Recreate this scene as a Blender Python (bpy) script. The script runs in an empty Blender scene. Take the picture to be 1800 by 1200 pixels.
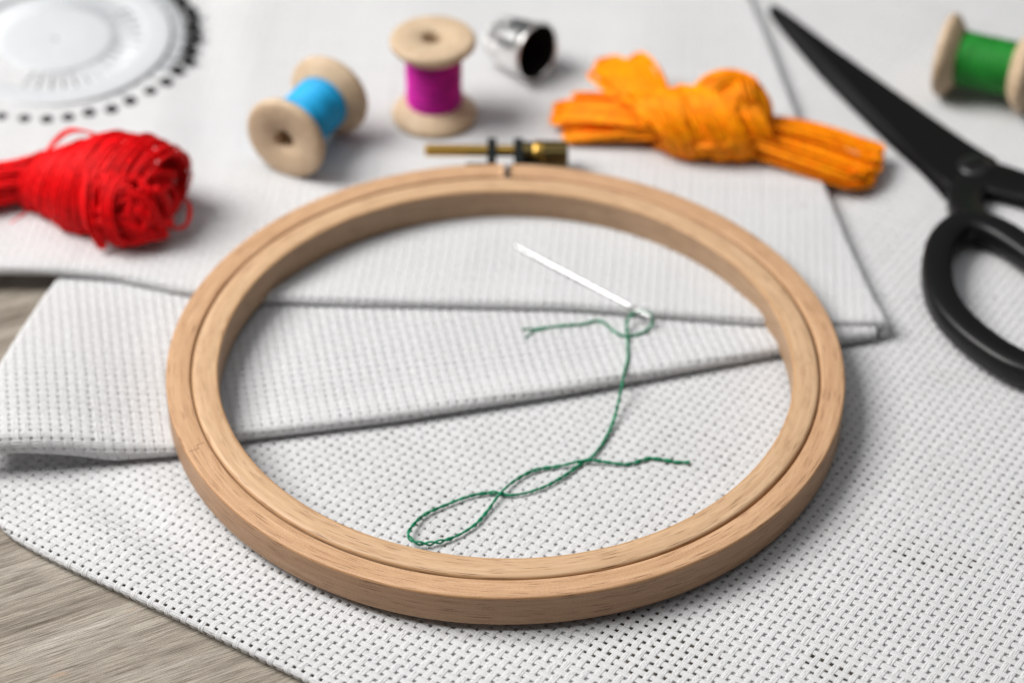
import bpy, bmesh, math, random
import numpy as np
from mathutils import Vector, Matrix

random.seed(7)
RNG = np.random.default_rng(11)
S = 0.001                                   # everything below is written in millimetres
scene = bpy.context.scene
C = scene.collection
R = math.radians

# ------------------------------------------------------------------ camera, light, exposure
cam_d = bpy.data.cameras.new('camera')
cam = bpy.data.objects.new('camera', cam_d)
C.objects.link(cam)
ELEV = R(38.2)
cam.location = (0, -492.73 * S, 395.74 * S)
cam.rotation_euler = (math.pi / 2 - ELEV, 0, 0)
cam_d.sensor_width = 36
cam_d.lens = 96.0
cam_d.clip_start = 0.02
cam_d.clip_end = 30
cam_d.dof.use_dof = True
cam_d.dof.focus_distance = 0.564
cam_d.dof.aperture_fstop = 8.8
cam_d.dof.aperture_blades = 9
scene.camera = cam

world = bpy.data.worlds.new('World')
scene.world = world
world.use_nodes = True
bg = world.node_tree.nodes['Background']
bg.inputs[0].default_value = (0.92, 0.96, 1.0, 1)
bg.inputs[1].default_value = 0.098


def area(name, loc, target, size, power, col):
    l = bpy.data.lights.new(name, 'AREA')
    l.shape = 'RECTANGLE'
    l.size, l.size_y = size
    l.energy = power
    l.color = col
    o = bpy.data.objects.new(name, l)
    C.objects.link(o)
    o.location = loc
    d = Vector(target) - Vector(loc)
    o.rotation_euler = d.to_track_quat('-Z', 'Y').to_euler()
    return o


area('key_softbox', (-0.80, 0.09, 1.00), (0.0, 0.02, 0), (0.74, 0.74), 27.5, (1.0, 0.985, 0.96))  # key softbox on the left, direction read from the cast shadows
area('overhead_fill', (0.05, 0.12, 1.25), (0, 0, 0), (1.1, 0.9), 3.3, (0.97, 0.985, 1.0))  # added fill from above to lift the shadows, no known source

scene.view_settings.view_transform = 'Standard'
scene.view_settings.look = 'None'
scene.view_settings.exposure = 0.0
scene.view_settings.gamma = 1.0
scene.render.engine = 'CYCLES'
scene.cycles.max_bounces = 10
scene.cycles.diffuse_bounces = 5
scene.cycles.use_denoising = True


# ------------------------------------------------------------------ materials
class NT:
    def __init__(self, name):
        self.m = bpy.data.materials.new(name)
        self.m.use_nodes = True
        self.t = self.m.node_tree
        self.b = self.t.nodes['Principled BSDF']

    def n(self, kind, **kw):
        x = self.t.nodes.new(kind)
        for k, v in kw.items():
            setattr(x, k, v)
        return x

    def link(self, a, b):
        self.t.links.new(a, b)

    def coords(self, out='Object', scale=(1, 1, 1), rot=(0, 0, 0), loc=(0, 0, 0)):
        tc = self.n('ShaderNodeTexCoord')
        mp = self.n('ShaderNodeMapping')
        mp.inputs['Scale'].default_value = scale
        mp.inputs['Rotation'].default_value = rot
        mp.inputs['Location'].default_value = loc
        self.link(tc.outputs[out], mp.inputs['Vector'])
        return mp.outputs[0]

    def noise(self, vec, scale, detail=4, rough=0.55, dist=0.0):
        x = self.n('ShaderNodeTexNoise')
        x.inputs['Scale'].default_value = scale
        x.inputs['Detail'].default_value = detail
        x.inputs['Roughness'].default_value = rough
        x.inputs['Distortion'].default_value = dist
        self.link(vec, x.inputs['Vector'])
        return x.outputs['Fac']

    def ramp(self, fac, stops):
        x = self.n('ShaderNodeValToRGB')
        e = x.color_ramp.elements
        while len(e) < len(stops):
            e.new(0.5)
        for el, (p, c) in zip(e, stops):
            el.position = p
            el.color = (c[0], c[1], c[2], 1) if not isinstance(c, float) else (c, c, c, 1)
        self.link(fac, x.inputs[0])
        return x.outputs[0]

    def mix(self, a, b, fac=1.0, mode='MULTIPLY'):
        x = self.n('ShaderNodeMix', data_type='RGBA', blend_type=mode)
        if isinstance(fac, (int, float)):
            x.inputs[0].default_value = fac
        else:
            self.link(fac, x.inputs[0])
        for s, v in ((x.inputs[6], a), (x.inputs[7], b)):
            if isinstance(v, tuple):
                s.default_value = (*v, 1)
            else:
                self.link(v, s)
        return x.outputs[2]

    def bump(self, h, strength=0.3, dist=0.0002):
        x = self.n('ShaderNodeBump')
        x.inputs['Strength'].default_value = strength
        x.inputs['Distance'].default_value = dist
        self.link(h, x.inputs['Height'])
        self.link(x.outputs[0], self.b.inputs['Normal'])

    def set(self, **kw):
        for k, v in kw.items():
            s = self.b.inputs[k.replace('_', ' ')]
            if isinstance(v, tuple) and len(v) == 3:
                v = (*v, 1)
            if hasattr(v, 'is_linked') or hasattr(v, 'links'):
                self.link(v, s)
            else:
                s.default_value = v
        return self.m


def mat_cotton(name, col):
    t = NT(name)
    v = t.coords(scale=(1000, 1000, 1000))
    fib = t.noise(v, 5.0, 3, 0.7)
    big = t.noise(v, 0.05, 2)
    c = t.ramp(big, [(0.3, tuple(x * 0.965 for x in col)), (0.7, col)])
    t.bump(fib, 0.55, 0.00012)
    t.set(Base_Color=c, Roughness=0.95, Specular_IOR_Level=0.10)
    tr = t.n('ShaderNodeBsdfTranslucent')
    t.link(c, tr.inputs['Color'])
    mx = t.n('ShaderNodeMixShader')
    mx.inputs[0].default_value = 0.40
    t.link(t.b.outputs[0], mx.inputs[1])
    t.link(tr.outputs[0], mx.inputs[2])
    out = [x for x in t.t.nodes if x.type == 'OUTPUT_MATERIAL'][0]
    t.link(mx.outputs[0], out.inputs['Surface'])
    return t.m


def mat_floss(name, dark, light, sheen=0.25):
    t = NT(name)
    v = t.coords(scale=(1000, 1000, 1000))
    a = t.noise(v, 0.35, 3)
    f = t.noise(v, 4.0, 2, 0.7)
    c = t.ramp(a, [(0.3, dark), (0.7, light)])
    st = t.noise(v, 1.1, 3, 0.75)
    c = t.mix(c, t.ramp(st, [(0.32, 0.58), (0.5, 1.0), (0.7, 1.25)]))
    t.bump(f, 0.5, 0.0001)
    return t.set(Base_Color=c, Roughness=0.5, Specular_IOR_Level=0.18, Sheen_Weight=sheen)


def mat_ring_wood(name, lo, hi, speck, seed):
    t = NT(name)
    v = t.coords('UV', (0.05, 1.0, 1), loc=(seed, seed * 2, 0))
    broad = t.noise(v, 1.1, 5, 0.6, 0.6)
    v2 = t.coords('UV', (0.13, 5.0, 1), loc=(seed * 3, seed, 0))
    fle = t.noise(v2, 1.0, 2, 0.5)
    v3 = t.coords('UV', (0.9, 2.2, 1), loc=(seed, 0, 0))
    spk = t.noise(v3, 2.4, 3, 0.7)
    v4 = t.coords('UV', (0.012, 0.35, 1), loc=(0, seed, 0))
    tone = t.noise(v4, 2.0, 3)
    base = t.ramp(broad, [(0.28, lo), (0.52, tuple((a + b) / 2 for a, b in zip(lo, hi))), (0.72, hi)])
    base = t.mix(base, t.ramp(tone, [(0.3, (0.86, 0.80, 0.76)), (0.65, (1.0, 1.0, 1.0))]), 0.8)
    base = t.mix(base, t.ramp(spk, [(0.3, (1 - speck, 1 - speck * 1.25, 1 - speck * 1.5)), (0.6, (1.0, 1.0, 1.0))]))
    base = t.mix(base, t.ramp(fle, [(0.31, (0.26, 0.17, 0.12)), (0.40, (1.0, 1.0, 1.0))]))
    v5 = t.coords('UV', (0.03, 0.55, 1), loc=(seed * 5, seed, 0))
    kn = t.noise(v5, 3.2, 1, 0.4)
    base = t.mix(base, t.ramp(kn, [(0.22, (0.50, 0.34, 0.22)), (0.285, (1.0, 1.0, 1.0))]), 0.8)
    # ring walls: greyer side grain, with front-wall shade painted into it too
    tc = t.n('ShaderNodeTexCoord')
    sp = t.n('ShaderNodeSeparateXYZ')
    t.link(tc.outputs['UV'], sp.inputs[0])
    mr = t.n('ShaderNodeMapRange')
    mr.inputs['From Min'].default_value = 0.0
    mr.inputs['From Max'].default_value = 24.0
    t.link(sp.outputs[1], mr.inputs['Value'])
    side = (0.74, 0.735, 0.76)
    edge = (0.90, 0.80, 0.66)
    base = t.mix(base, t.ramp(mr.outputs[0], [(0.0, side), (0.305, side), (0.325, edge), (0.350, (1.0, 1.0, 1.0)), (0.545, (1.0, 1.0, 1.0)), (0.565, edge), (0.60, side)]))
    t.bump(t.mix(fle, spk, 0.5, 'ADD'), 0.35, 0.00012)
    return t.set(Base_Color=base, Roughness=0.52, Specular_IOR_Level=0.35)


def mat_spool_wood(name, lo, hi):
    t = NT(name)
    v = t.coords('Object', (1000, 1000, 160))
    g = t.noise(v, 0.35, 4, 0.6, 0.8)
    f = t.noise(v, 1.6, 3)
    c = t.mix(t.ramp(g, [(0.3, lo), (0.7, hi)]), t.ramp(f, [(0.3, 0.88), (0.6, 1.0)]))
    t.bump(f, 0.2, 0.0001)
    return t.set(Base_Color=c, Roughness=0.55, Specular_IOR_Level=0.3)


def mat_table():
    t = NT('grey_oak')
    rz = R(-27)
    v = t.coords('Object', (1000 * 0.035, 1000 * 0.9, 1000), (0, 0, rz))
    # Mapping: rotation is applied after the scale, so rotate first in a node of its own
    tc = t.n('ShaderNodeTexCoord')
    ro = t.n('ShaderNodeMapping')
    ro.inputs['Rotation'].default_value = (0, 0, rz)
    ro.inputs['Scale'].default_value = (1000, 1000, 1000)
    t.link(tc.outputs['Object'], ro.inputs['Vector'])

    def sc(x, y, off=0):
        m = t.n('ShaderNodeMapping')
        m.inputs['Scale'].default_value = (x, y, 1)
        m.inputs['Location'].default_value = (off, off * 1.7, 0)
        t.link(ro.outputs[0], m.inputs['Vector'])
        return m.outputs[0]
    broad = t.noise(sc(0.012, 0.14, 3), 1.0, 5, 0.6, 0.7)
    mid = t.noise(sc(0.035, 1.0, 9), 1.0, 5, 0.65, 0.5)
    fine = t.noise(sc(0.10, 4.8, 5), 1.0, 4, 0.7)
    dash = t.noise(sc(0.05, 1.5, 31), 1.0, 2, 0.5)
    grit = t.noise(sc(1.0, 1.0, 1), 4.0, 2, 0.7)
    base = t.ramp(broad, [(0.3, (0.19, 0.160, 0.128)), (0.5, (0.30, 0.262, 0.216)), (0.72, (0.40, 0.362, 0.312))])
    base = t.mix(base, t.ramp(mid, [(0.30, (0.58, 0.55, 0.52)), (0.48, (0.95, 0.95, 0.95)), (0.7, (1.22, 1.22, 1.22))]))
    base = t.mix(base, t.ramp(fine, [(0.36, (0.36, 0.33, 0.30)), (0.5, (1.0, 1.0, 1.0)), (0.68, (1.42, 1.42, 1.42))]))
    base = t.mix(base, t.ramp(dash, [(0.27, (0.42, 0.38, 0.34)), (0.35, (1.0, 1.0, 1.0))]))
    base = t.mix(base, t.ramp(grit, [(0.3, 0.68), (0.65, 1.14)]))
    kn = t.noise(sc(0.09, 0.22, 17), 1.0, 1)
    base = t.mix(base, (0.36, 0.22, 0.14), t.ramp(kn, [(0.70, 0.0), (0.78, 0.55)]), 'MIX')
    t.bump(t.mix(fine, mid, 0.5, 'ADD'), 0.45, 0.0003)
    return t.set(Base_Color=base, Roughness=0.62, Specular_IOR_Level=0.3)


def mat_plain(name, col, rough, metal=0.0, spec=0.5, grain=0.0):
    t = NT(name)
    v = t.coords(scale=(1000, 1000, 1000))
    f = t.noise(v, 0.6, 3)
    c = t.ramp(f, [(0.3, tuple(x * 0.9 for x in col)), (0.7, col)])
    if grain:
        g = t.noise(v, 3.0, 3)
        t.bump(g, grain, 0.0001)
    return t.set(Base_Color=c, Roughness=rough, Metallic=metal, Specular_IOR_Level=spec)


def mat_thimble():
    t = NT('dimpled_steel')
    tc = t.n('ShaderNodeTexCoord')
    mp = t.n('ShaderNodeMapping')
    t.link(tc.outputs['UV'], mp.inputs['Vector'])
    w1 = t.n('ShaderNodeTexVoronoi', feature='F1')
    w1.inputs['Scale'].default_value = 0.85
    w1.inputs['Randomness'].default_value = 0.0
    t.link(mp.outputs[0], w1.inputs['Vector'])
    sep = t.n('ShaderNodeSeparateXYZ')
    t.link(tc.outputs['UV'], sep.inputs[0])
    zone = t.ramp(sep.outputs[1], [(0.0, 0.0), (1.0, 1.0)])
    gt = t.n('ShaderNodeMath', operation='GREATER_THAN')
    gt.inputs[1].default_value = 9.5
    t.link(sep.outputs[1], gt.inputs[0])
    h = t.ramp(w1.outputs['Distance'], [(0.12, 0.0), (0.42, 1.0)])
    hm = t.mix((1.0, 1.0, 1.0), h, gt.outputs[0], 'MIX')
    t.bump(hm, 0.9, 0.00035)
    return t.set(Base_Color=(0.92, 0.91, 0.90), Roughness=0.24, Metallic=1.0)


def mat_winding(name, col):
    t = NT(name)
    v = t.coords('Object', (120, 120, 1500))
    a = t.noise(v, 1.0, 3, 0.7)
    f = t.noise(t.coords(scale=(1000, 1000, 1000)), 4.0, 2, 0.7)
    c = t.ramp(a, [(0.32, tuple(x * 0.36 for x in col)), (0.5, col), (0.72, tuple(min(1, x * 1.3 + 0.004) for x in col))])
    t.bump(f, 0.5, 0.0001)
    return t.set(Base_Color=c, Roughness=0.5, Specular_IOR_Level=0.25)


M = dict(
    cotton=mat_cotton('white_cotton', (0.86, 0.86, 0.865)),
    backing=mat_cotton('white_cotton_back', (0.80, 0.80, 0.81)),
    outer=mat_ring_wood('beech_outer', (0.52, 0.315, 0.175), (0.67, 0.435, 0.265), 0.24, 2.3),
    inner=mat_ring_wood('beech_inner', (0.51, 0.325, 0.185), (0.66, 0.455, 0.285), 0.07, 7.1),
    spool=mat_spool_wood('pale_birch', (0.50, 0.36, 0.235), (0.62, 0.475, 0.325)),
    table=mat_table(),
    brass=mat_plain('old_brass', (0.62, 0.38, 0.09), 0.32, 1.0),
    knob=mat_plain('tarnished_brass', (0.20, 0.145, 0.055), 0.33, 1.0),
    bracket=mat_plain('blackened_steel', (0.035, 0.040, 0.040), 0.38, 0.7),
    steel=mat_plain('needle_steel', (0.66, 0.66, 0.66), 0.38, 1.0),
    pinsteel=mat_plain('pin_steel', (0.42, 0.42, 0.43), 0.32, 1.0),
    thimble=mat_thimble(),
    shaded_inside=mat_plain('shaded_steel', (0.030, 0.024, 0.020), 0.45, 0.5),  # shade inside the thimble, put into the metal's dark colour
    black=mat_plain('black_coating', (0.004, 0.004, 0.0042), 0.55, 0.0, 0.16, 0.05),
    handle=mat_plain('black_enamel', (0.0055, 0.0055, 0.0058), 0.38, 0.0, 0.28, 0.04),
    plastic=mat_plain('white_plastic', (0.545, 0.56, 0.58), 0.4, 0.0, 0.3),
    pinhead=mat_plain('black_glass_bead', (0.006, 0.006, 0.006), 0.25, 0.0, 0.4),
    red=mat_floss('red_floss', (0.66, 0.001, 0.003), (0.90, 0.004, 0.008), 0.0),
    orange=mat_floss('orange_floss', (0.98, 0.25, 0.0), (1.0, 0.37, 0.0), 0.0),
    green=mat_floss('green_floss', (0.003, 0.14, 0.066), (0.012, 0.27, 0.13), 0.0),
    blue=mat_winding('blue_thread', (0.014, 0.36, 0.68)),
    magenta=mat_winding('magenta_thread', (0.62, 0.008, 0.37)),
    leaf=mat_winding('leaf_green_thread', (0.018, 0.25, 0.030)),
    pivot=mat_plain('worn_black_screw', (0.03, 0.03, 0.03), 0.34, 0.6, 0.5),
    glue=mat_plain('dark_joint', (0.16, 0.085, 0.04), 0.8),
)


# ------------------------------------------------------------------ mesh helpers
def obj(name, verts, faces, mat, parent=None, origin=(0, 0, 0), smooth=True, uv=None, kind=None):
    """verts (N,3) in mm, faces: list of arrays of equal-length index rows."""
    v = (np.asarray(verts, float) - np.asarray(origin, float)) * S
    me = bpy.data.meshes.new(name)
    groups = [np.asarray(f, np.int64) for f in faces if len(f)]
    loops = np.concatenate([g.ravel() for g in groups])
    sizes = np.concatenate([np.full(len(g), g.shape[1]) for g in groups])
    me.vertices.add(len(v))
    me.vertices.foreach_set('co', v.astype(np.float32).ravel())
    me.loops.add(len(loops))
    me.loops.foreach_set('vertex_index', loops.astype(np.int32))
    me.polygons.add(len(sizes))
    me.polygons.foreach_set('loop_start', np.concatenate([[0], np.cumsum(sizes)[:-1]]).astype(np.int32))
    me.polygons.foreach_set('use_smooth', np.full(len(sizes), smooth))
    if uv is not None:
        l = me.uv_layers.new(name='UVMap')
        l.data.foreach_set('uv', np.asarray(uv, np.float32)[loops].ravel())
    me.update(calc_edges=True)
    me.validate()
    me.materials.append(mat)
    o = bpy.data.objects.new(name, me)
    C.objects.link(o)
    if parent is not None:
        o.parent = parent
    else:
        o.location = Vector(origin) * S
    if kind:
        o['kind'] = kind
    return o


def thing(name, label, cat, loc, group=None, rot=None):
    o = bpy.data.objects.new(name, None)
    o.empty_display_size = 0.01
    C.objects.link(o)
    o.location = Vector(loc) * S
    if rot is not None:
        o.rotation_mode = 'QUATERNION'
        o.rotation_quaternion = rot
    o['label'] = label
    o['category'] = cat
    if group:
        o['group'] = group
    return o


def smooth_path(pts, n, closed=False):
    """Catmull-Rom through pts, n samples, near even spacing."""
    p = np.asarray(pts, float)
    if closed:
        q = np.vstack([p[-1], p, p[0], p[1]])
    else:
        q = np.vstack([2 * p[0] - p[1], p, 2 * p[-1] - p[-2]])
    out = []
    k = len(q) - 3
    for i in range(k):
        t = np.linspace(0, 1, 13)[:-1, None]
        a, b, c, d = q[i:i + 4]
        out.append(0.5 * ((2 * b) + (c - a) * t + (2 * a - 5 * b + 4 * c - d) * t ** 2 + (3 * b - a - 3 * c + d) * t ** 3))
    out.append(q[-2][None])
    o = np.vstack(out)
    s = np.concatenate([[0], np.cumsum(np.linalg.norm(np.diff(o, axis=0), axis=1))])
    u = np.linspace(0, s[-1], n + 1)[:-1] if closed else np.linspace(0, s[-1], n)
    return np.stack([np.interp(u, s, o[:, i]) for i in range(3)], 1)


def frames(path, closed=False):
    p = np.asarray(path, float)
    if closed:
        t = np.roll(p, -1, 0) - np.roll(p, 1, 0)
    else:
        t = np.gradient(p, axis=0)
    t /= np.linalg.norm(t, axis=1)[:, None] + 1e-12
    up = np.array([0, 0, 1.0])
    a = np.cross(up, t)
    ln = np.linalg.norm(a, axis=1)[:, None]
    # parallel transport keeps steep strands from flipping
    n0 = a[0] / ln[0] if ln[0] > 1e-3 else np.array([1.0, 0, 0])
    A = [n0]
    for i in range(1, len(p)):
        v = A[-1] - t[i] * (A[-1] @ t[i])
        A.append(v / (np.linalg.norm(v) + 1e-12))
    A = np.array(A)
    B = np.cross(t, A)
    return t, A, B


class Tubes:
    def __init__(self):
        self.v, self.q, self.c, self.n = [], [], [], 0

    def add(self, path, r, m=5, closed=False, cap=True):
        p = np.asarray(path, float)
        k = len(p)
        r = np.broadcast_to(np.asarray(r, float), (k,))
        _, A, B = frames(p, closed)
        a = np.arange(m) * 2 * np.pi / m
        ring = p[:, None] + r[:, None, None] * (np.cos(a)[None, :, None] * A[:, None] + np.sin(a)[None, :, None] * B[:, None])
        idx = self.n + np.arange(k * m).reshape(k, m)
        nx = np.roll(idx, -1, 1)
        if closed:
            i0, i1, j0, j1 = idx, np.roll(idx, -1, 0), nx, np.roll(nx, -1, 0)
        else:
            i0, i1, j0, j1 = idx[:-1], idx[1:], nx[:-1], nx[1:]
        self.q.append(np.stack([i0, j0, j1, i1], -1).reshape(-1, 4))
        if cap and not closed:
            self.c.append(idx[0][::-1])
            self.c.append(idx[-1])
        self.v.append(ring.reshape(-1, 3))
        self.n += k * m

    def build(self, name, mat, parent=None, origin=(0, 0, 0), kind=None):
        f = [np.vstack(self.q)]
        if self.c:
            f.append(np.vstack(self.c))
        return obj(name, np.vstack(self.v), f, mat, parent, origin, True, None, kind)


def lathe(profile, n=64, closed_profile=False, a0=0.0, a1=2 * math.pi):
    """profile (k,2) of r,z. Returns verts, faces, uv (u = angle, v = arc length)."""
    p = np.asarray(profile, float)
    k = len(p)
    full = abs(a1 - a0 - 2 * math.pi) < 1e-6
    ang = np.linspace(a0, a1, n, endpoint=not full)
    v = np.stack([p[None, :, 0] * np.cos(ang)[:, None], p[None, :, 0] * np.sin(ang)[:, None],
                  np.broadcast_to(p[None, :, 1], (n, k))], -1)
    idx = np.arange(n * k).reshape(n, k)
    a = idx if full else idx[:-1]
    b = np.roll(idx, -1, 0) if full else idx[1:]
    if closed_profile:
        a2, b2 = np.roll(a, -1, 1), np.roll(b, -1, 1)
        q = np.stack([a, b, b2, a2], -1).reshape(-1, 4)
    else:
        q = np.stack([a[:, :-1], b[:, :-1], b[:, 1:], a[:, 1:]], -1).reshape(-1, 4)
    s = np.concatenate([[0], np.cumsum(np.linalg.norm(np.diff(p, axis=0), axis=1))])
    rm = np.mean(p[:, 0])
    uv = np.stack([np.broadcast_to((ang * rm)[:, None], (n, k)), np.broadcast_to(s[None], (n, k))], -1).reshape(-1, 2)
    return v.reshape(-1, 3), q, uv, idx


def rounded_rect(r0, r1, z0, z1, rads, seg=4):
    """corner radii: bottom outer, top outer, top inner, bottom inner"""
    pts = []
    for k, (sx, sz, st) in enumerate(((1, -1, -90), (1, 1, 0), (-1, 1, 90), (-1, -1, 180))):
        rad = rads[k]
        cx = (r1 - rad) if sx > 0 else (r0 + rad)
        cz = (z1 - rad) if sz > 0 else (z0 + rad)
        for i in range(seg + 1):
            a = R(st + 90 * i / seg)
            pts.append((cx + rad * math.cos(a), cz + rad * math.sin(a)))
    return pts


def sstep(a, b, x):
    t = np.clip((x - a) / (b - a), 0, 1)
    return t * t * (3 - 2 * t)


def sint(xs, ys):
    """smooth interpolation function through knots"""
    xs, ys = np.asarray(xs, float), np.asarray(ys, float)
    g = np.linspace(xs[0], xs[-1], 800)
    y = np.interp(g, xs, ys)
    w = 31
    ker = np.hanning(w); ker /= ker.sum()
    y = np.convolve(np.pad(y, w // 2, mode='edge'), ker, 'valid')
    return lambda x: np.interp(x, g, y)


# ------------------------------------------------------------------ table
tv = np.array([[-900, -700, 0], [900, -700, 0], [900, 1100, 0], [-900, 1100, 0],
               [-900, -700, -25], [900, -700, -25], [900, 1100, -25], [-900, 1100, -25]], float)
tf = np.array([[0, 1, 2, 3], [4, 7, 6, 5], [0, 4, 5, 1], [1, 5, 6, 2], [2, 6, 7, 3], [3, 7, 4, 0]])
table = obj('table_top', tv, [tf], M['table'], smooth=False)
table['kind'] = 'structure'

# ------------------------------------------------------------------ woven cloth
PITCH = 2.2


def weave(surf, ur, vr, keep, strands, m, steps, seed, bw=1.70, opening=None):
    """Woven bands on the surface surf(u,v): every band is a bundle of strands that
    goes over one crossing band and under the next. keep(u,v) says where cells are wanted."""
    rng = np.random.default_rng(seed)
    i0, i1 = int(math.floor(ur[0] / PITCH)), int(math.ceil(ur[1] / PITCH))
    j0, j1 = int(math.floor(vr[0] / PITCH)), int(math.ceil(vr[1] / PITCH))
    V, Q, n = [], [], 0
    for axis in (0, 1):
        a0, a1, b0, b1 = (i0, i1, j0, j1) if axis == 0 else (j0, j1, i0, i1)
        na, nb = a1 - a0, b1 - b0
        t = (np.arange(nb * steps + 1) / steps + b0)        # along, in cells
        band = np.arange(a0, a1)
        k = np.arange(strands)
        r_l = 0.375 if strands == 3 else 0.52
        lat = ((k + 0.5) / strands - 0.5) * (bw - 2 * r_l) * strands / (strands - 1)
        A = 0.055
        r_z = 0.16
        phase = (band % 2)[:, None, None] + (0 if axis == 0 else 1)
        wob_b = rng.normal(0, 0.04, (na, 1, 1)) + 0.045 * np.sin(t[None, None] * 0.21 + rng.uniform(0, 6, (na, 1, 1)))
        jit = rng.normal(0, 0.03, (na, strands, 1)) + 0.035 * np.sin(t[None, None] * rng.uniform(0.6, 1.7, (na, strands, 1)) + rng.uniform(0, 6, (na, strands, 1)))
        wave = np.cos(np.pi * (t[None, None] - 0.5 + phase))
        pinch = 1.0 + 0.10 * wave                            # bundles spread on top, gather below
        if opening is not None:
            g1, g2 = np.meshgrid((band + 0.5) * PITCH, t * PITCH, indexing='ij')
            pinch = pinch * (1 - 0.20 * (opening(g1, g2) if axis == 0 else opening(g2, g1)))[:, None, :]
        across = (band[:, None, None] + 0.5) * PITCH + lat[None, :, None] * pinch + wob_b + jit
        arch = (1 - (2 * lat / bw) ** 2)[None, :, None] * 0.03
        hgt = A * wave + arch + rng.normal(0, 0.016, (na, strands, len(t)))
        along = np.broadcast_to(t[None, None] * PITCH, across.shape)
        ang = np.linspace(R(-25), R(205), m)
        ca, sa = np.cos(ang), np.sin(ang)
        rl = r_l * (1 + rng.normal(0, 0.09, (na, strands, 1)))
        P = across[..., None] + rl[..., None] * ca
        Hh = hgt[..., None] + r_z * sa
        Al = np.broadcast_to(along[..., None], P.shape)
        U, W = (P, Al) if axis == 0 else (Al, P)
        sh = U.shape
        pos, nrm = surf(U.ravel(), W.ravel())
        X = pos + nrm * Hh.ravel()[:, None]
        uc = (band + 0.5) * PITCH
        tc = (t[:-1] + 0.5 / steps) * PITCH
        g1, g2 = np.meshgrid(uc, tc, indexing='ij')
        msk = keep(g1, g2) if axis == 0 else keep(g2, g1)
        idx = np.arange(X.shape[0]).reshape(sh)
        q = np.stack([idx[:, :, :-1, :-1], idx[:, :, :-1, 1:], idx[:, :, 1:, 1:], idx[:, :, 1:, :-1]], -1)
        if axis == 1:
            q = q[..., ::-1]
        mm = np.broadcast_to(msk[:, None, :, None], q.shape[:-1])
        q = q[mm]
        used, inv = np.unique(q.ravel(), return_inverse=True)
        V.append(X[used]); Q.append(inv.reshape(-1, 4) + n); n += len(used)
    return np.vstack(V), np.vstack(Q)


def sheet(surf, ur, vr, step, keep, drop):
    us = np.arange(ur[0], ur[1], step); vs = np.arange(vr[0], vr[1], step)
    U, Wv = np.meshgrid(us, vs, indexing='ij')
    pos, nrm = surf(U.ravel(), Wv.ravel())
    X = pos - nrm * drop
    idx = np.arange(X.shape[0]).reshape(U.shape)
    q = np.stack([idx[:-1, :-1], idx[1:, :-1], idx[1:, 1:], idx[:-1, 1:]], -1)
    kk = keep(U[:-1, :-1] + step / 2, Wv[:-1, :-1] + step / 2)
    q = q[kk]
    used, inv = np.unique(q.ravel(), return_inverse=True)
    return X[used], inv.reshape(-1, 4)


def with_normals(f):
    def g(u, v):
        e = 0.05
        p = f(u, v)
        du = f(u + e, v) - p
        dv = f(u, v + e) - p
        n = np.cross(du, dv)
        n /= np.linalg.norm(n, axis=1)[:, None] + 1e-12
        return p, n
    return g


def curl(d, r):
    """distance inside an edge (negative = past it) -> (travel outwards, drop)"""
    s = np.clip(-d, 0, np.pi * r)
    th = s / r
    over = np.clip(-d - np.pi * r, 0, None)
    return r * np.sin(th) - over, r * (1 - np.cos(th))


def vnoise(x, y, seed):
    rng = np.random.default_rng(seed)
    z = np.zeros_like(x)
    for _ in range(7):
        a = rng.uniform(0, 2 * np.pi); k = rng.uniform(0.6, 1.6)
        z = z + np.sin(k * (x * np.cos(a) + y * np.sin(a)) + rng.uniform(0, 6))
    return z / 7


# --- edges of the two folded layers and of the spread cloth (mm on the table)
L2_front = sint([-150, -122, -114, -95, -74.5, -58.5, -25.6, 13, 62, 78.3, 100], [-40.0, -38.5, -37, -34.4, -32.8, -27.2, -20.7, -11, 3.2, 7.6, 13])
L2_left = sint([-60, -20, 7, 22, 28, 60], [-119, -116.3, -112.5, -109.9, -108.2, -100])
L2_right = sint([-40, 5, 12, 43, 93], [92, 84, 84.5, 79, 72])
L3_front = sint([-220, -123, -107.7, -95, -77, -59, -27, 13.4, 58.6, 74.5, 100], [33, 31, 31, 29.6, 23.6, 20.6, 19.3, 17.9, 12.0, 10.9, 10.4])
L3_right = sint([-20, 10, 43, 93, 140, 157, 300], [89.5, 86.3, 80.4, 73.2, 67.3, 64.5, 43])


def base_height(x, y):
    return 1.25 + 0.34 * vnoise(x / 15, y / 15, 3) + 0.9 * np.exp(-((x + 83) / 14) ** 2 - ((y + 55) / 16) ** 2) * np.sin((x * 0.6 + y * 0.8) / 3.4)


B_O = np.array([-125.4, -47.1]); B_U = np.array([0.8387, -0.5446]); B_V = np.array([0.5446, 0.8387])


def base_map(u, v):
    r = 1.15
    v0 = 9.0 * np.exp(-(np.clip(u, 0, None) / 15) ** 2)
    dv = v - v0
    ov, zv = curl(dv, r)
    ou, zu = curl(u, r)
    v2 = np.where(dv < 0, v0 - ov, v)
    u2 = np.where(u < 0, -ou, u)
    q = B_O + u2[:, None] * B_U + v2[:, None] * B_V
    q = q + np.stack([0.55 * vnoise(q[:, 0] / 22, q[:, 1] / 22, 51), 0.55 * vnoise(q[:, 0] / 22, q[:, 1] / 22, 52)], 1)
    z = base_height(q[:, 0], q[:, 1]) + 1.7 * np.exp(-np.clip(dv, 0, None) / 10) - zv - zu
    return np.stack([q[:, 0], q[:, 1], np.maximum(z, 0.35)], 1)


L2_ang = R(10.6); L2_U = np.array([math.cos(L2_ang), math.sin(L2_ang)]); L2_V = np.array([-math.sin(L2_ang), math.cos(L2_ang)])
L3_ang = R(-4.5); L3_U = np.array([math.cos(L3_ang), math.sin(L3_ang)]); L3_V = np.array([-math.sin(L3_ang), math.cos(L3_ang)])


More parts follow.
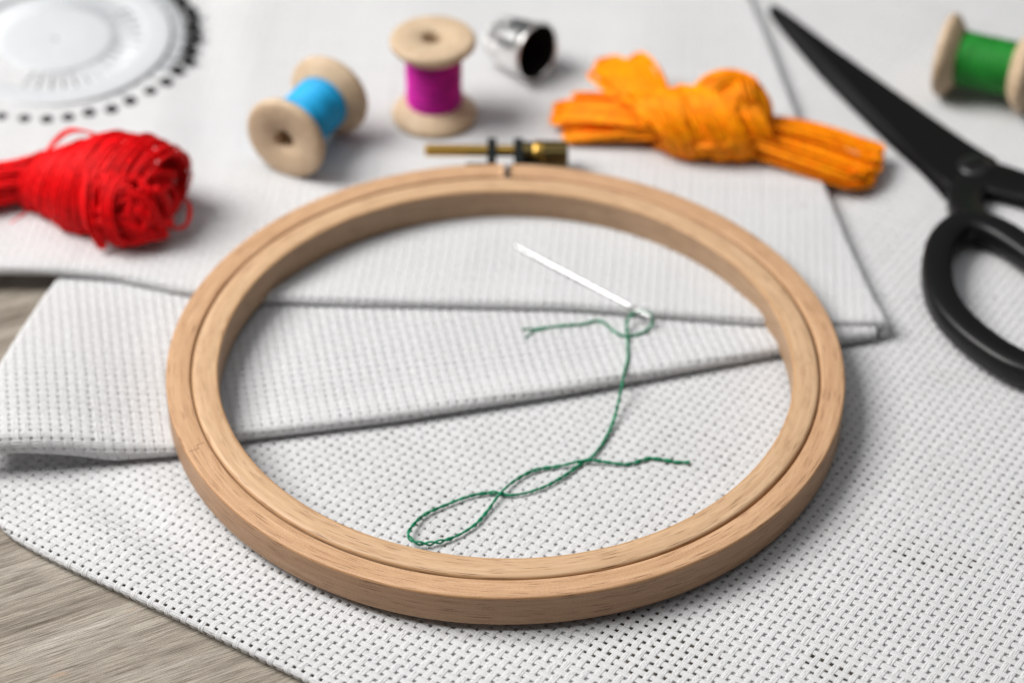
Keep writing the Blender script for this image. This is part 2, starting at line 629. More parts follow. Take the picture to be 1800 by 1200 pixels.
def L2_height(x, y):
    return 3.5 + 7.0 * sstep(-70, -114, x) * sstep(34, -26, y) + 0.12 * vnoise(x / 12, y / 12, 5)


def L2_map(u, v):
    q = u[:, None] * L2_U + v[:, None] * L2_V
    x, y = q[:, 0], q[:, 1]
    h = L2_height(x, y) + 1.4 * np.exp(-((y - L2_front(x)).clip(0) / 6) ** 2)
    r = np.clip((h - 2.1) / 2.05, 1.35, 2.6)
    ca = math.cos(L2_ang)
    d = (y - L2_front(x)) * ca
    o, z1 = curl(d, r)
    y2 = np.where(d < 0, L2_front(x) - o / ca, y)
    dl = x - L2_left(y)
    ol, z2 = curl(dl, np.full_like(x, 1.6))
    x2 = np.where(dl < 0, L2_left(y) - ol, x)
    dr = L2_right(y) - x
    o3, z3 = curl(dr, np.full_like(x, 0.62))
    x2 = np.where(dr < 0, L2_right(y) + o3, x2)
    return np.stack([x2, y2, h - z1 - z2 - z3], 1)


def L3_height(x, y):
    w = 0.55 * np.sin((x + 0.10 * y + 90) / 4.6) * np.exp(-((x + 84) / 16) ** 2) * sstep(45, 80, y)
    w = w + 0.35 * np.sin((x - 0.2 * y) / 9.0 + 1.0) * sstep(60, 120, y)
    return 5.25 + 0.8 * sstep(-80, -120, x) + w + 0.10 * vnoise(x / 14, y / 14, 8) + 0.5 * np.exp(-((x - 84) / 6) ** 2 - ((y - 12) / 6) ** 2)


def L3_map(u, v):
    q = u[:, None] * L3_U + v[:, None] * L3_V
    x, y = q[:, 0], q[:, 1]
    h = L3_height(x, y) + 1.0 * np.exp(-((y - L3_front(x)).clip(0) / 6) ** 2)
    r = np.full_like(x, 1.3)
    d = y - L3_front(x)
    o, z1 = curl(d, r)
    y2 = np.where(d < 0, L3_front(x) - o, y)
    dr = L3_right(y) - x
    o3, z3 = curl(dr, r)
    x2 = np.where(dr < 0, L3_right(y) + o3, x)
    return np.stack([x2, y2, h - z1 - z3], 1)


def framed(x, y, pad):
    """inside the part of the table that the lens sees, plus a margin"""
    half = 103.5 + (y + 101.5) * (142.6 - 103.5) / 265.4
    return (np.abs(x) < half + pad) & (y > -103 - pad) & (y < 172 + pad)


def base_xy(u, v):
    return B_O[0] + u * B_U[0] + v * B_V[0], B_O[1] + u * B_U[1] + v * B_V[1]


def base_keep(fine):
    def k(u, v):
        x, y = base_xy(u, v)
        v0 = 9.0 * np.exp(-(np.clip(u, 0, None) / 15) ** 2)
        ok = (v - v0 > -3.0) & (u > -1.8)
        hidden = (y > L2_front(x) + 9) & (x < L2_right(y) - 9) & (x > L2_left(y) + 14)
        ok &= ~hidden & framed(x, y, 34)
        f = framed(x, y, 3) & (y < 26)
        return ok & (f if fine else ~f)
    return k


def base_open(u, v):
    """the threads lie further apart towards the near hem"""
    x, y = base_xy(u, v)
    return np.clip(sstep(-40, -86, y) + 0.25 * vnoise(x / 9, y / 9, 61), 0, 1)


base = thing('spread_cloth', 'white counted-thread cotton cloth spread flat over the grey wooden table', 'cloth', (-60, -60, 1))
bs = with_normals(base_map)
vv, qq, nn = [], [], 0
for fine, args in ((True, (3, 5, 4)), (False, (2, 4, 2))):
    v, q = weave(bs, (-2, 300), (-3, 380), base_keep(fine), *args, 21, 1.70, base_open)
    vv.append(v); qq.append(q + nn); nn += len(v)
obj('weave', np.vstack(vv), [np.vstack(qq)], M['cotton'], base, (-60, -60, 1))


def back_keep(u, v):
    x, y = base_xy(u, v)
    n = vnoise(x / 6.5, y / 6.5, 40)
    v0 = 9.0 * np.exp(-(np.clip(u, 0, None) / 15) ** 2)
    hem = v - v0 < 13
    return (v - v0 > 0.4) & (u > 0.4) & framed(x, y, 34) & (hem | (n > -0.30) | (y > 0))


v, q = sheet(bs, (0, 300), (0, 380), 0.8, back_keep, 0.34)
v[:, 2] = np.maximum(v[:, 2], 0.12)
obj('backing', v, [q], M['backing'], base, (-60, -60, 1))

fold = thing('folded_cloth', 'white cotton cloth folded into two stacked layers under the back of the wooden hoop', 'cloth', (0, 60, 2))


def L2_keep(u, v):
    x = u * L2_U[0] + v * L2_V[0]; y = u * L2_U[1] + v * L2_V[1]
    h = L2_height(x, y) + 1.4; r = np.clip((h - 2.1) / 2.05, 1.35, 2.6)
    return (y > L2_front(x) - np.pi * r * 0.95) & (x > L2_left(y) - 5.0) & (x < L2_right(y) + 1.9) & (y < L3_front(x) + 14)


l2 = with_normals(L2_map)
v, q = weave(l2, (-130, 100), (-60, 70), L2_keep, 3, 5, 4, 31, 1.75)
lower = obj('lower_layer', v, [q], M['cotton'], fold, (0, 60, 2))
v, q = sheet(l2, (-130, 100), (-60, 70), 1.1, L2_keep, 0.55)
obj('backing', v, [q], M['backing'], lower, (0, 60, 2)).location = (0, 0, 0)


def L3_keep(fine):
    def k(u, v):
        x = u * L3_U[0] + v * L3_V[0]; y = u * L3_U[1] + v * L3_V[1]
        ok = (y > L3_front(x) - 3.9) & (x < L3_right(y) + 3.9) & framed(x, y, 34)
        f = (y < 58)
        return ok & (f if fine else ~f)
    return k


l3 = with_normals(L3_map)
vv, qq, nn = [], [], 0
for fine, args in ((True, (3, 4, 4)), (False, (2, 4, 2))):
    v, q = weave(l3, (-190, 120), (-10, 240), L3_keep(fine), *args, 41, 1.86)
    vv.append(v); qq.append(q + nn); nn += len(v)
upper = obj('upper_layer', np.vstack(vv), [np.vstack(qq)], M['cotton'], fold, (0, 60, 2))
v, q = sheet(l3, (-190, 120), (-10, 240), 1.4, lambda u, v: L3_keep(True)(u, v) | L3_keep(False)(u, v), 0.55)
obj('backing', v, [q], M['backing'], upper, (0, 60, 2))

# ------------------------------------------------------------------ embroidery hoop
HC = np.array([-1.48, -11.7, 4.2])
LIFT = np.array([0, -0.8, 0.65])
hoop = thing('embroidery_hoop', 'round beech wood embroidery hoop with brass tightening screw lying on the white cloth', 'embroidery hoop', HC,
             rot=(Matrix.Rotation(R(0.6), 3, 'Y') @ Matrix.Rotation(R(0.85), 3, 'X')).to_quaternion())


def ring_mesh(r0, r1, h, rad, n, a0, a1, seed, closed=True):
    prof = rounded_rect(r0, r1, 0, h, rad)
    v, q, uv, idx = lathe(prof, n, True, a0, a1)
    # the last profile edge closes the loop: give it its own uv by doubling the first column
    k = len(prof)
    if not closed:
        caps = [idx[0][::-1], idx[-1]]
    else:
        caps = []
    ang = np.arctan2(v[:, 1], v[:, 0])
    rng = np.random.default_rng(seed)
    wob = sum(rng.normal(0, 0.05) * np.sin(j * ang + rng.uniform(0, 6)) for j in (2, 3, 5, 9))
    rr = np.hypot(v[:, 0], v[:, 1])
    v[:, 0] *= (rr + wob) / rr
    v[:, 1] *= (rr + wob) / rr
    return v, q, uv, caps


v, q, uv, _ = ring_mesh(64.5, 70.45, 8.1, (0.5, 0.95, 0.55, 0.5), 300, 0, 2 * math.pi, 5)
obj('inner_ring', v, [q], M['inner'], hoop, uv=uv)
gap = 0.62 / 76
v, q, uv, caps = ring_mesh(70.85, 76.3, 7.9, (0.5, 0.6, 0.5, 0.5), 301, math.pi / 2 + gap, 2.5 * math.pi - gap, 9, False)
outer = obj('outer_ring', v, [q, np.array(caps)], M['outer'], hoop, uv=uv)

# scarf joint of the outer ring: a hairline step of glue
ja = math.atan2(-41.4 - HC[1], -66.9 - HC[0])
jt = Tubes()
jp = []
for rr, da in ((75.6, 0.012), (73.3, 0.012), (73.3, -0.006), (72.2, -0.006), (71.6, -0.006)):
    jp.append((rr * math.cos(ja + da), rr * math.sin(ja + da), 7.9))
jt.add(np.array([jp[0], jp[1]]), 0.07, 4)
jt.add(np.array([jp[1], jp[2]]), 0.07, 4)
jt.add(np.array([jp[2], jp[4]]), 0.07, 4)
jt.build('joint_line', M['glue'], hoop)

# brackets: bent plates fixed to both ends of the outer ring
def bm_obj(name, bm, mat, parent, smooth=False):
    me = bpy.data.meshes.new(name)
    bm.normal_update()
    bm.to_mesh(me)
    bm.free()
    for p in me.polygons:
        p.use_smooth = smooth
    me.materials.append(mat)
    o = bpy.data.objects.new(name, me)
    C.objects.link(o)
    o.parent = parent
    return o


def box(bm, c, s, rz=0.0, bevel=0.15):
    m = Matrix.Translation(Vector(c) * S) @ Matrix.Rotation(rz, 4, 'Z') @ Matrix.Diagonal((s[0] * S, s[1] * S, s[2] * S, 1))
    r = bmesh.ops.create_cube(bm, size=1, matrix=m)
    es = list({e for v_ in r['verts'] for e in v_.link_edges})
    bmesh.ops.bevel(bm, geom=es, offset=bevel * S, segments=2, affect='EDGES', profile=0.6)


SY = 84.0 - 0.0                     # screw axis, behind the ring (local y)
SZ = 6.2
for sx, x0 in ((-1, -3.6), (1, 3.0)):
    bm = bmesh.new()
    box(bm, (x0, 81.2, 4.6), (2.3, 10.4, 7.8))
    box(bm, (x0 + sx * 3.2, 76.9, 4.2), (6.4, 0.8, 6.4), rz=-sx * 0.04)
    bm_obj('bracket', bm, M['bracket'], hoop)
# threaded screw
t = np.linspace(0, 1, 220)
prof = []
L0, L1 = -20.2, 6.0
nth = 40
for i in range(nth + 1):
    xx = L0 + (L1 - L0) * i / nth
    prof += [(1.36, xx), (1.68, xx + (L1 - L0) / nth / 2)]
prof = [(0.01, L0 - 0.3)] + prof + [(0.01, L1 + 0.4)]
v, q, uv, _ = lathe(prof, 20)
v = np.stack([v[:, 2], v[:, 0] + SY, v[:, 1] + SZ], 1)
obj('screw', v, [q[:, ::-1]], M['brass'], hoop)
# barrel nut with a bright collar
prof = [(0.01, 3.7), (2.9, 3.7), (3.1, 4.1), (3.1, 6.2), (2.6, 6.4), (2.6, 7.0), (3.2, 7.2), (3.35, 7.6), (3.35, 15.0), (3.1, 15.4), (0.01, 15.4)]
v, q, uv, _ = lathe(prof, 40)
kn = np.where((np.hypot(v[:, 0], v[:, 1]) > 3.3), 1 + 0.015 * np.where(np.arange(len(v)) // len(prof) % 2, 1, -1), 1.0)
v[:, :2] *= kn[:, None]
v = np.stack([v[:, 2], v[:, 0] + SY, v[:, 1] + SZ - 0.8], 1)
nut = obj('tightening_nut', v, [q[:, ::-1]], M['knob'], hoop, smooth=False)
prof = [(2.5, 6.5), (3.3, 6.7), (3.45, 7.4), (3.45, 8.9), (3.3, 9.4), (2.5, 9.6)]
v, q, uv, _ = lathe(prof, 40)
v = np.stack([v[:, 2], v[:, 0] + SY, v[:, 1] + SZ - 0.8], 1)
obj('collar', v, [q[:, ::-1]], M['brass'], nut)

# ------------------------------------------------------------------ needle and green thread
NA, NB = np.array([0.0, 41.5, 5.2]), np.array([32.5, 11.1, 6.3])
needle = thing('needle', 'shiny steel sewing needle with green thread through its eye, lying inside the hoop', 'needle', (NA + NB) / 2 + LIFT)
nd = (NB - NA) / np.linalg.norm(NB - NA)
nl = np.linalg.norm(NB - NA)
t = np.concatenate([np.linspace(0, 1.5, 6), np.linspace(2, nl - 5.0, 20)])
rad = np.interp(t, [0, 0.3, 1.0, 6, 14, nl - 9, nl - 5.0], [0.08, 0.22, 0.34, 0.46, 0.53, 0.50, 0.40])
tb = Tubes()
tb.add(NA + t[:, None] * nd, rad, 14)
tb.build('shaft', M['steel'], needle, (NA + NB) / 2)
tb = Tubes()
side = np.cross(nd, [0, 0, 1])
a = np.linspace(0, 2 * np.pi, 40, endpoint=False)
c = NA + nd * (nl - 3.5)
ell = c + np.cos(a)[:, None] * nd * 3.2 + np.sin(a)[:, None] * side * 0.34
tb.add(ell, 0.19, 8, closed=True)
tb.build('eye', M['steel'], needle, (NA + NB) / 2)

A2 = [(2.3, 10.2), (6.4, 10.7), (11.3, 11.5), (16.7, 12.2), (20.0, 13.5), (22.1, 12.0), (24.3, 8.9), (26.5, 7.6), (29.8, 8.5), (31.9, 10.2), (32.8, 11.6), (32.2, 12.9), (30.3, 13.4), (28.2, 13.1), (27.0, 11.9), (26.7, 8.5), (26.8, 4.2), (26.6, -2.1), (25.5, -8.5)]
ZA = [3.4, 3.4, 3.45, 3.45, 3.5, 3.45, 3.4, 3.55, 3.45, 3.8, 4.6, 5.8, 6.3, 5.8, 4.9, 4.3, 3.6, 4.3, 5.2]
B2 = [(24.4, -14.9), (22.8, -22.0), (20.5, -28.5), (17.6, -33.9), (15.1, -36.2), (10.6, -41.0), (5.6, -44.6), (0.0, -46.5), (-3.7, -45.7), (-8.7, -46.6), (-14.2, -49.6), (-19.0, -53.1), (-21.7, -58.0), (-21.9, -61.1), (-20.2, -62.7), (-17.0, -62.2), (-12.2, -59.9), (-7.9, -56.0), (-5.5, -52.0), (-2.5, -46.5), (0.6, -41.9), (5.0, -38.3), (10.7, -36.8), (16.3, -35.5), (21.3, -35.9), (25.7, -36.2), (30.2, -34.3), (33.3, -34.7), (36.4, -35.5), (39.3, -35.5)]
ZB = [3.9, 2.4, 1.95, 1.95, 1.95, 2.0, 1.95, 1.95, 2.0, 1.95, 1.95, 2.0, 2.6, 3.0, 2.8, 2.2, 1.95, 1.95, 1.95, 2.5, 2.1, 2.0, 2.0, 2.5, 2.2, 2.0, 2.0, 2.0, 2.0, 2.0]
pts = [(x, y - 0.55, z + 0.55) for (x, y), z in zip(A2, ZA)] + [(x, y, z + 0.15) for (x, y), z in zip(B2, ZB)]
path = smooth_path(pts, 900)
th_o = (5, -30, 1.6)
thread = thing('green_thread', 'loose twisted green embroidery thread curling in a loop on white cloth', 'thread', th_o)
tt, TA, TB_ = frames(path)
s = np.concatenate([[0], np.cumsum(np.linalg.norm(np.diff(path, axis=0), axis=1))])
rng = np.random.default_rng(3)
loose = 0.15 + 0.10 * np.interp(s, np.linspace(0, s[-1], 40), rng.uniform(-1, 1.4, 40)) + 0.16 * np.exp(-((s - s[-1] * 0.675) / 5) ** 2)
tb = Tubes()
for kk in range(2):
    ph = s * 2 * np.pi / 4.6 + kk * np.pi
    p = path + loose[:, None] * (np.cos(ph)[:, None] * TA + np.sin(ph)[:, None] * TB_)
    if kk == 1:
        w = np.exp(-s / 2.2)
        p[:, 1] -= 3.3 * w; p[:, 0] += 0.9 * w
    tb.add(p, 0.235, 6)
tb.build('strands', M['green'], thread, th_o)
tb = Tubes()
for _ in range(70):
    i = rng.integers(20, 880)
    d = rng.normal(0, 1, 3); d[2] = abs(d[2]); d /= np.linalg.norm(d)
    a0 = path[i] + d * 0.2
    tg = tt[i] * rng.choice([-1, 1])
    tb.add(np.array([a0, a0 + d * 0.25 + tg * 0.3, a0 + d * 0.4 + tg * 0.8]), 0.03, 3)
tb.build('fuzz', M['green'], thread, th_o, kind='stuff')

# ------------------------------------------------------------------ spools
def spool(label, mat, loc, rot):
    o = thing('thread_spool', label, 'spool', loc, 'wooden thread spools', rot)
    L = 24.4
    half = [(2.6, 3.0), (2.75, 0.5), (3.2, 0.0), (9.7, 0.0), (10.5, 0.25), (10.9, 0.8), (11.05, 1.4), (10.9, 2.1), (10.3, 2.8), (7.8, 4.8), (7.2, 5.1), (5.0, 5.3)]
    prof = half + [(r, L - z) for r, z in half[::-1]]
    v, q, uv, _ = lathe(prof, 72)
    body = obj('body', v, [q[:, ::-1]], M['spool'], o)
    # hole wall
    v, q, uv, _ = lathe([(2.6, 2.9), (2.6, L - 2.9)], 40)
    obj('bore', v, [q], M['spool'], body)
    prof = [(5.0, 4.95)]
    n = 23
    z0, z1 = 5.0, L - 5.0
    for i in range(n):
        zz = z0 + (z1 - z0) * (i + 0.5) / n
        h = (z1 - z0) / n / 2
        rr = 7.1 + 0.10 * math.sin(i * 1.7) + 0.13 * random.uniform(-1, 1)
        prof += [(rr - 0.34, zz - h * 0.97), (rr + 0.02, zz - h * 0.5), (rr + 0.07, zz), (rr + 0.02, zz + h * 0.5)]
    prof += [(5.0, L - 4.95)]
    v, q, uv, _ = lathe(prof, 60)
    obj('wound_thread', v, [q[:, ::-1]], mat, o)
    return o


def axis_rot(d):
    return Vector((0, 0, 1)).rotation_difference(Vector(d))


spool('wooden spool of magenta thread standing upright between the blue spool and the thimble', M['magenta'], (-20.0, 97.2, 5.1), Matrix.Rotation(0.3, 3, 'Z').to_quaternion())
f0, f1 = np.array([-56.8, 70.0, 16.2]), np.array([-46.0, 91.0, 16.4])
d = f1 - f0
spool('wooden spool of light blue thread tipped on its side near the red skein', M['blue'], f0, axis_rot(d / np.linalg.norm(d)))
g0, g1 = np.array([112.7, 116.4, 12.4]), np.array([130.8, 108.7, 12.4])
d = g1 - g0
spool('wooden spool of green thread lying on its side beyond the scissors', M['leaf'], g0, axis_rot(d / np.linalg.norm(d)))

# ------------------------------------------------------------------ thimble
to, tp = np.array([6.8, 115.5, 13.2]), np.array([-3.0, 124.6, 11.9])
d = (tp - to) / np.linalg.norm(tp - to)
thimble = thing('thimble', 'shiny silver metal thimble lying on its side with dark opening', 'thimble', to, rot=axis_rot(d))
prof = [(8.5, 0.5), (8.75, 0.0), (9.2, -0.1), (9.45, 0.35), (9.3, 0.9), (8.95, 1.2), (8.75, 3.5), (8.4, 7.0), (8.0, 10.5), (7.6, 13.5), (7.1, 15.6), (6.3, 17.2), (5.0, 18.4), (3.2, 19.1), (1.4, 19.4), (0.02, 19.45)]
prof = [(a_ * 0.86, b_ * 0.86) for a_, b_ in prof]
v, q, uv, _ = lathe(prof, 64)
obj('shell', v, [q], M['thimble'], thimble, uv=uv)
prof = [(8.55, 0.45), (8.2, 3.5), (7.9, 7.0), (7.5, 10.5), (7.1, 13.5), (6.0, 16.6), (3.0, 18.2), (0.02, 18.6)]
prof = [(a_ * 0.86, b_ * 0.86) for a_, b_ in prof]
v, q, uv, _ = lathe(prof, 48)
obj('shaded_inside', v, [q[:, ::-1]], M['shaded_inside'], thimble)  # inner wall of the thimble, coloured dark for the shade in there

# ------------------------------------------------------------------ scissors
so = (117, 74, 1.6)
scis = thing('scissors', 'large black tailoring scissors lying closed on the white cloth', 'scissors', so)


def loft(name, sections, mat, parent, origin, smooth=False):
    """sections (n, m, 3): closed cross-sections along the piece"""
    s_ = np.asarray(sections, float)
    n, m, _ = s_.shape
    idx = np.arange(n * m).reshape(n, m)
    a, b = idx[:-1], idx[1:]
    q = np.stack([a, np.roll(a, -1, 1), np.roll(b, -1, 1), b], -1).reshape(-1, 4)
    o = obj(name, s_.reshape(-1, 3), [q, np.array([idx[0][::-1], idx[-1]])], mat, parent, origin, smooth)
    bm = bmesh.new(); bm.from_mesh(o.data)
    bmesh.ops.recalc_face_normals(bm, faces=bm.faces)
    bm.to_mesh(o.data); bm.free()
    return o


up = smooth_path([(71.2, 154.2, 0), (73.5, 152.4, 0), (85.5, 133.4, 0), (105.1, 103.0, 0), (112.0, 92.4, 0), (117.1, 84.9, 0), (122.5, 78.0, 0)], 26)
fa = smooth_path([(70.9, 153.6, 0), (72.6, 150.0, 0), (79.4, 135.2, 0), (89.2, 111.0, 0), (98.9, 87.5, 0), (106.0, 72.0, 0), (111.5, 63.2, 0)], 26)
lo = smooth_path([(70.7, 153.4, 0), (71.8, 149.0, 0), (76.0, 137.4, 0), (82.0, 121.8, 0), (89.6, 104.8, 0), (96.6, 90.2, 0), (104.2, 75.6, 0), (109.4, 62.6, 0)], 26)
secs = []
for i in range(26):
    zt = 4.6 + 0.9 * i / 25
    u_, f_, l_ = up[i], fa[i], lo[i]
    e = (u_ - f_) * 0.06
    secs.append([(*u_[:2], 3.4), (*u_[:2], zt - 0.35), (*(u_ - e)[:2], zt), (*(f_ + e * 0.3)[:2], zt), (*(f_ * 0.75 + l_ * 0.25)[:2], zt - 0.5), (*l_[:2], 3.1), (*l_[:2], 2.8)])
loft('upper_blade', secs, M['black'], scis, so)
secs = []
for i in range(26):
    u_, f_, l_ = up[i], fa[i], lo[i]
    o_ = (u_ - l_) / (np.linalg.norm(u_ - l_) + 1e-6)
    a_ = u_ + o_ * -0.6; b_ = l_ - o_ * 0.55 * (i / 25)
    secs.append([(*a_[:2], 1.9), (*a_[:2], 2.6), (*b_[:2], 2.6), (*(b_ - o_ * 0.25)[:2], 2.2), (*b_[:2], 1.9)])
loft('lower_blade', secs, M['black'], scis, so)
# pivot screw with slot
pc = np.array([116.7, 74.5, 5.2])
v, q, uv, _ = lathe([(0.02, 1.25), (2.2, 1.2), (3.6, 1.0), (4.5, 0.55), (4.7, 0.2), (4.7, -1.0)], 40)
piv = obj('pivot_screw', v + pc, [q], M['pivot'], scis, so)
bm = bmesh.new()
box(bm, (pc[0] - so[0], pc[1] - so[1], pc[2] - so[2] + 1.16), (6.2, 0.9, 0.5), rz=0.7, bevel=0.12)
bm_obj('slot_bar', bm, M['black'], piv)


def band(name, path, wid, hgt, closed, mat, m=16):
    """handle bar: rounded, slightly squared cross-section swept along a path"""
    p = np.asarray(path, float)
    _, A, B = frames(p, closed)
    k = len(p)
    wid = np.broadcast_to(np.asarray(wid, float), (k,)); hgt = np.broadcast_to(np.asarray(hgt, float), (k,))
    a = np.arange(m) * 2 * np.pi / m
    ca = np.sign(np.cos(a)) * np.abs(np.cos(a)) ** 0.5
    sa = np.sign(np.sin(a)) * np.abs(np.sin(a)) ** 0.5
    ring = p[:, None] + (wid[:, None] / 2 * ca)[..., None] * A[:, None] + (hgt[:, None] / 2 * sa)[..., None] * B[:, None]
    idx = np.arange(k * m).reshape(k, m)
    nx = np.roll(idx, -1, 1)
    if closed:
        q = np.stack([idx, nx, np.roll(nx, -1, 0), np.roll(idx, -1, 0)], -1).reshape(-1, 4)
        f = [q]
    else:
        q = np.stack([idx[:-1], nx[:-1], nx[1:], idx[1:]], -1).reshape(-1, 4)
        f = [q, np.array([idx[0][::-1], idx[-1]])]
    return obj(name, ring.reshape(-1, 3), f, mat, scis, so)


loop = smooth_path([(110.0, 47.4, 6), (104.2, 40.6, 6), (101.2, 29.2, 6), (101.4, 16.8, 6), (105.2, 6.2, 6), (111.6, -3.2, 6), (118.0, -8.6, 6), (129.0, -13.4, 6), (137.0, -8.5, 6), (138.6, 7.5, 6), (132.4, 23.6, 6), (124.4, 36.2, 6), (117.0, 45.4, 6)], 120, True)
band('finger_loop', loop, 7.4, 6.6, True, M['handle'])
neck = smooth_path([(119.0, 78.0, 3.4), (114.5, 68.0, 3.6), (112.0, 58.5, 4.4), (112.8, 50.0, 5.6), (113.6, 46.0, 6.0)], 30)
band('shank', neck, np.interp(np.arange(30), [0, 10, 20, 29], [9.5, 10.0, 8.6, 8.6]), np.interp(np.arange(30), [0, 15, 29], [4.0, 4.4, 6.2]), False, M['handle'])
arm = smooth_path([(113.5, 77.5, 3.9), (121.0, 70.6, 4.0), (128.0, 66.0, 4.4), (137.0, 60.5, 5.4), (144.0, 56.0, 6.0)], 40)
band('shank', arm, np.interp(np.arange(40), [0, 12, 24, 39], [10.5, 13.0, 11.5, 9]), np.interp(np.arange(40), [0, 20, 39], [3.2, 3.4, 6.0]), False, M['black'])
loop2 = smooth_path([(143, 56, 6), (156, 50.5, 6), (172, 36, 6), (184, 18, 6), (186, 6, 6), (177, 1, 6), (164, 9, 6), (150, 27, 6), (141, 44, 6)], 100, True)
band('finger_loop', loop2, 7.4, 6.6, True, M['handle'])

# ------------------------------------------------------------------ pin wheel and pins
pw = np.array([-121.9, 131.9, 5.9])
tilt = (Matrix.Rotation(R(2.2), 3, 'X')).to_quaternion()
wheel = thing('pin_holder', 'round white plastic pin holder carrying a ring of black headed pins', 'pin holder', pw, rot=tilt)
v, q, uv, idx_ = lathe([(0.02, 0.0), (33.6, 0.0), (34.3, 0.25), (34.4, 0.6), (34.1, 0.85), (24.0, 1.1), (23.4, 1.1), (19, 1.1), (15.4, 1.1), (14.8, 1.1), (0.02, 1.1)], 320)
for j_ in (6, 7, 8):                                   # moulded radial ribs between the centre and the cover ring
    v[idx_[0::4, j_], 2] -= 0.8
    v[idx_[1::4, j_], 2] -= 0.4
    v[idx_[3::4, j_], 2] -= 0.4
obj('base_disc', v, [q], M['plastic'], wheel)
v, q, uv, _ = lathe([(23.2, 1.25), (23.7, 1.7), (24.6, 1.85), (29.4, 1.85), (30.4, 1.7), (31.0, 1.3), (23.2, 1.2)], 96)
obj('cover_ring', v, [q[:, ::-1]], M['plastic'], wheel)
v, q, uv, _ = lathe([(0.5, 1.2), (0.8, 1.45), (1.3, 1.5), (14.0, 1.5), (14.8, 1.3), (15.1, 1.08)], 80)
obj('centre_disc', v, [q[:, ::-1]], M['plastic'], wheel)
v, q, uv, _ = lathe([(0.02, 1.2), (0.6, 1.2), (0.75, 1.3)], 20)
obj('hub', v, [q[:, ::-1]], M['pinsteel'], wheel)

sh = Tubes()
sh.add(np.array([(15.3, 0, 0), (22, 0, 0), (36.2, 0, 0)]), [0.14, 0.36, 0.36], 6)
hv, hq, _, _ = lathe([(1.9 * math.sin(a_) + 1e-3, -1.9 * math.cos(a_)) for a_ in np.linspace(0, math.pi, 13)], 18)
hv = np.stack([hv[:, 2] + 36.7, hv[:, 0], hv[:, 1]], 1)
proto = None
wm = Matrix.Translation(Vector(pw) * S) @ tilt.to_matrix().to_4x4()
NP = 40
ORD = ['first', 'second', 'third', 'fourth', 'fifth', 'sixth', 'seventh', 'eighth', 'ninth', 'tenth', 'eleventh', 'twelfth', 'thirteenth',
       'fourteenth', 'fifteenth', 'sixteenth', 'seventeenth', 'eighteenth', 'nineteenth', 'twentieth', 'twenty-first', 'twenty-second']
npin = 0
for i in range(NP):
    a_ = 2 * math.pi * (i + 0.35 - 11) / NP + random.uniform(-0.014, 0.014)
    c_ = pw + 37 * np.array([math.cos(a_), math.sin(a_), 0])
    if c_[0] < -134.5 or c_[1] > 157:
        continue
    label = 'black headed pin, %s from the left along the near rim of the white holder' % ORD[npin]
    npin += 1
    local = Matrix.Translation((0, 0, (1.45 + random.uniform(-.06, .06)) * S)) @ Matrix.Rotation(a_, 4, 'Z') @ Matrix.Translation((random.uniform(-0.7, 0.7) * S, 0, 0)) @ Matrix.Rotation(R(1.2), 4, 'Y')
    if proto is None:
        r = thing('pin', label, 'pin', (0, 0, 0), 'black headed pins around the pin holder')
        k1 = sh.build('pin_shaft', M['pinsteel'], r)
        k2 = obj('pin_head', hv, [hq], M['pinhead'], r)
        proto = (r, k1, k2)
    else:
        r = proto[0].copy(); C.objects.link(r)
        for ch in proto[1:]:
            c2 = ch.copy(); C.objects.link(c2); c2.parent = r
    mw = wm @ local
    r['label'] = label
    r.rotation_mode = 'QUATERNION'
    r.location = mw.to_translation()
    r.rotation_quaternion = mw.to_quaternion()

# ------------------------------------------------------------------ skeins of floss
def bundle(tb, pts, Rp, n, twist, r, rng, k=40, m=5, fill=0.75):
    """n strands laid side by side along a path, radius profile Rp, gentle twist"""
    path = smooth_path(pts, k)
    t, A, B = frames(path)
    Rk = np.interp(np.linspace(0, 1, k), np.linspace(0, 1, len(Rp)), Rp)
    u = np.linspace(0, 1, k)
    for _ in range(n):
        a0 = rng.uniform(0, 2 * np.pi)
        f = rng.uniform(0, 1) ** 0.5
        f = fill + (1 - fill) * f if rng.uniform() < 0.7 else f
        ang = a0 + twist * u + 0.25 * np.sin(u * rng.uniform(3, 8) + rng.uniform(0, 6))
        rr = Rk * f * (1 + 0.05 * np.sin(u * rng.uniform(4, 12) + rng.uniform(0, 6)))
        p = path + rr[:, None] * (np.cos(ang)[:, None] * A + np.sin(ang)[:, None] * B)
        tb.add(p, r, m)


def coil(tb, c0, c1, Rp, clusters, per, r, rng, lean, zmin, flat=1.0, span=(0.75, 1.15), k=30, clw=0.9):
    """clusters of strands wound round the axis c0-c1"""
    c0, c1 = np.asarray(c0, float), np.asarray(c1, float)
    ax = (c1 - c0); L = np.linalg.norm(ax); ax /= L
    sd = np.cross([0, 0, 1.0], ax); sd /= np.linalg.norm(sd)
    upv = np.cross(ax, sd)
    for ci in range(clusters):
        t0 = (ci + rng.uniform(0.1, 0.9)) / clusters
        ph = rng.uniform(0, 2 * np.pi)
        dr = rng.normal(0, 0.7)
        ln = lean * rng.uniform(0.7, 1.25)
        for _ in range(per):
            s0 = t0 * L + rng.normal(0, clw)
            st = ph + rng.normal(0, 0.5)
            a = st + np.linspace(0, 2 * np.pi * rng.uniform(*span), k)
            rad = np.interp(np.clip(s0 / L, 0, 1), np.linspace(0, 1, len(Rp)), Rp) + dr + rng.normal(0, 0.22)
            al = s0 + ln * np.cos(a - 0.6) + (a - st) * rng.normal(0.25, 0.2)
            p = c0 + al[:, None] * ax + (rad * np.cos(a))[:, None] * sd + (rad * flat * np.sin(a))[:, None] * upv
            p[:, 2] = np.maximum(p[:, 2], zmin + rng.uniform(0, 0.5))
            tb.add(p, r, 5)


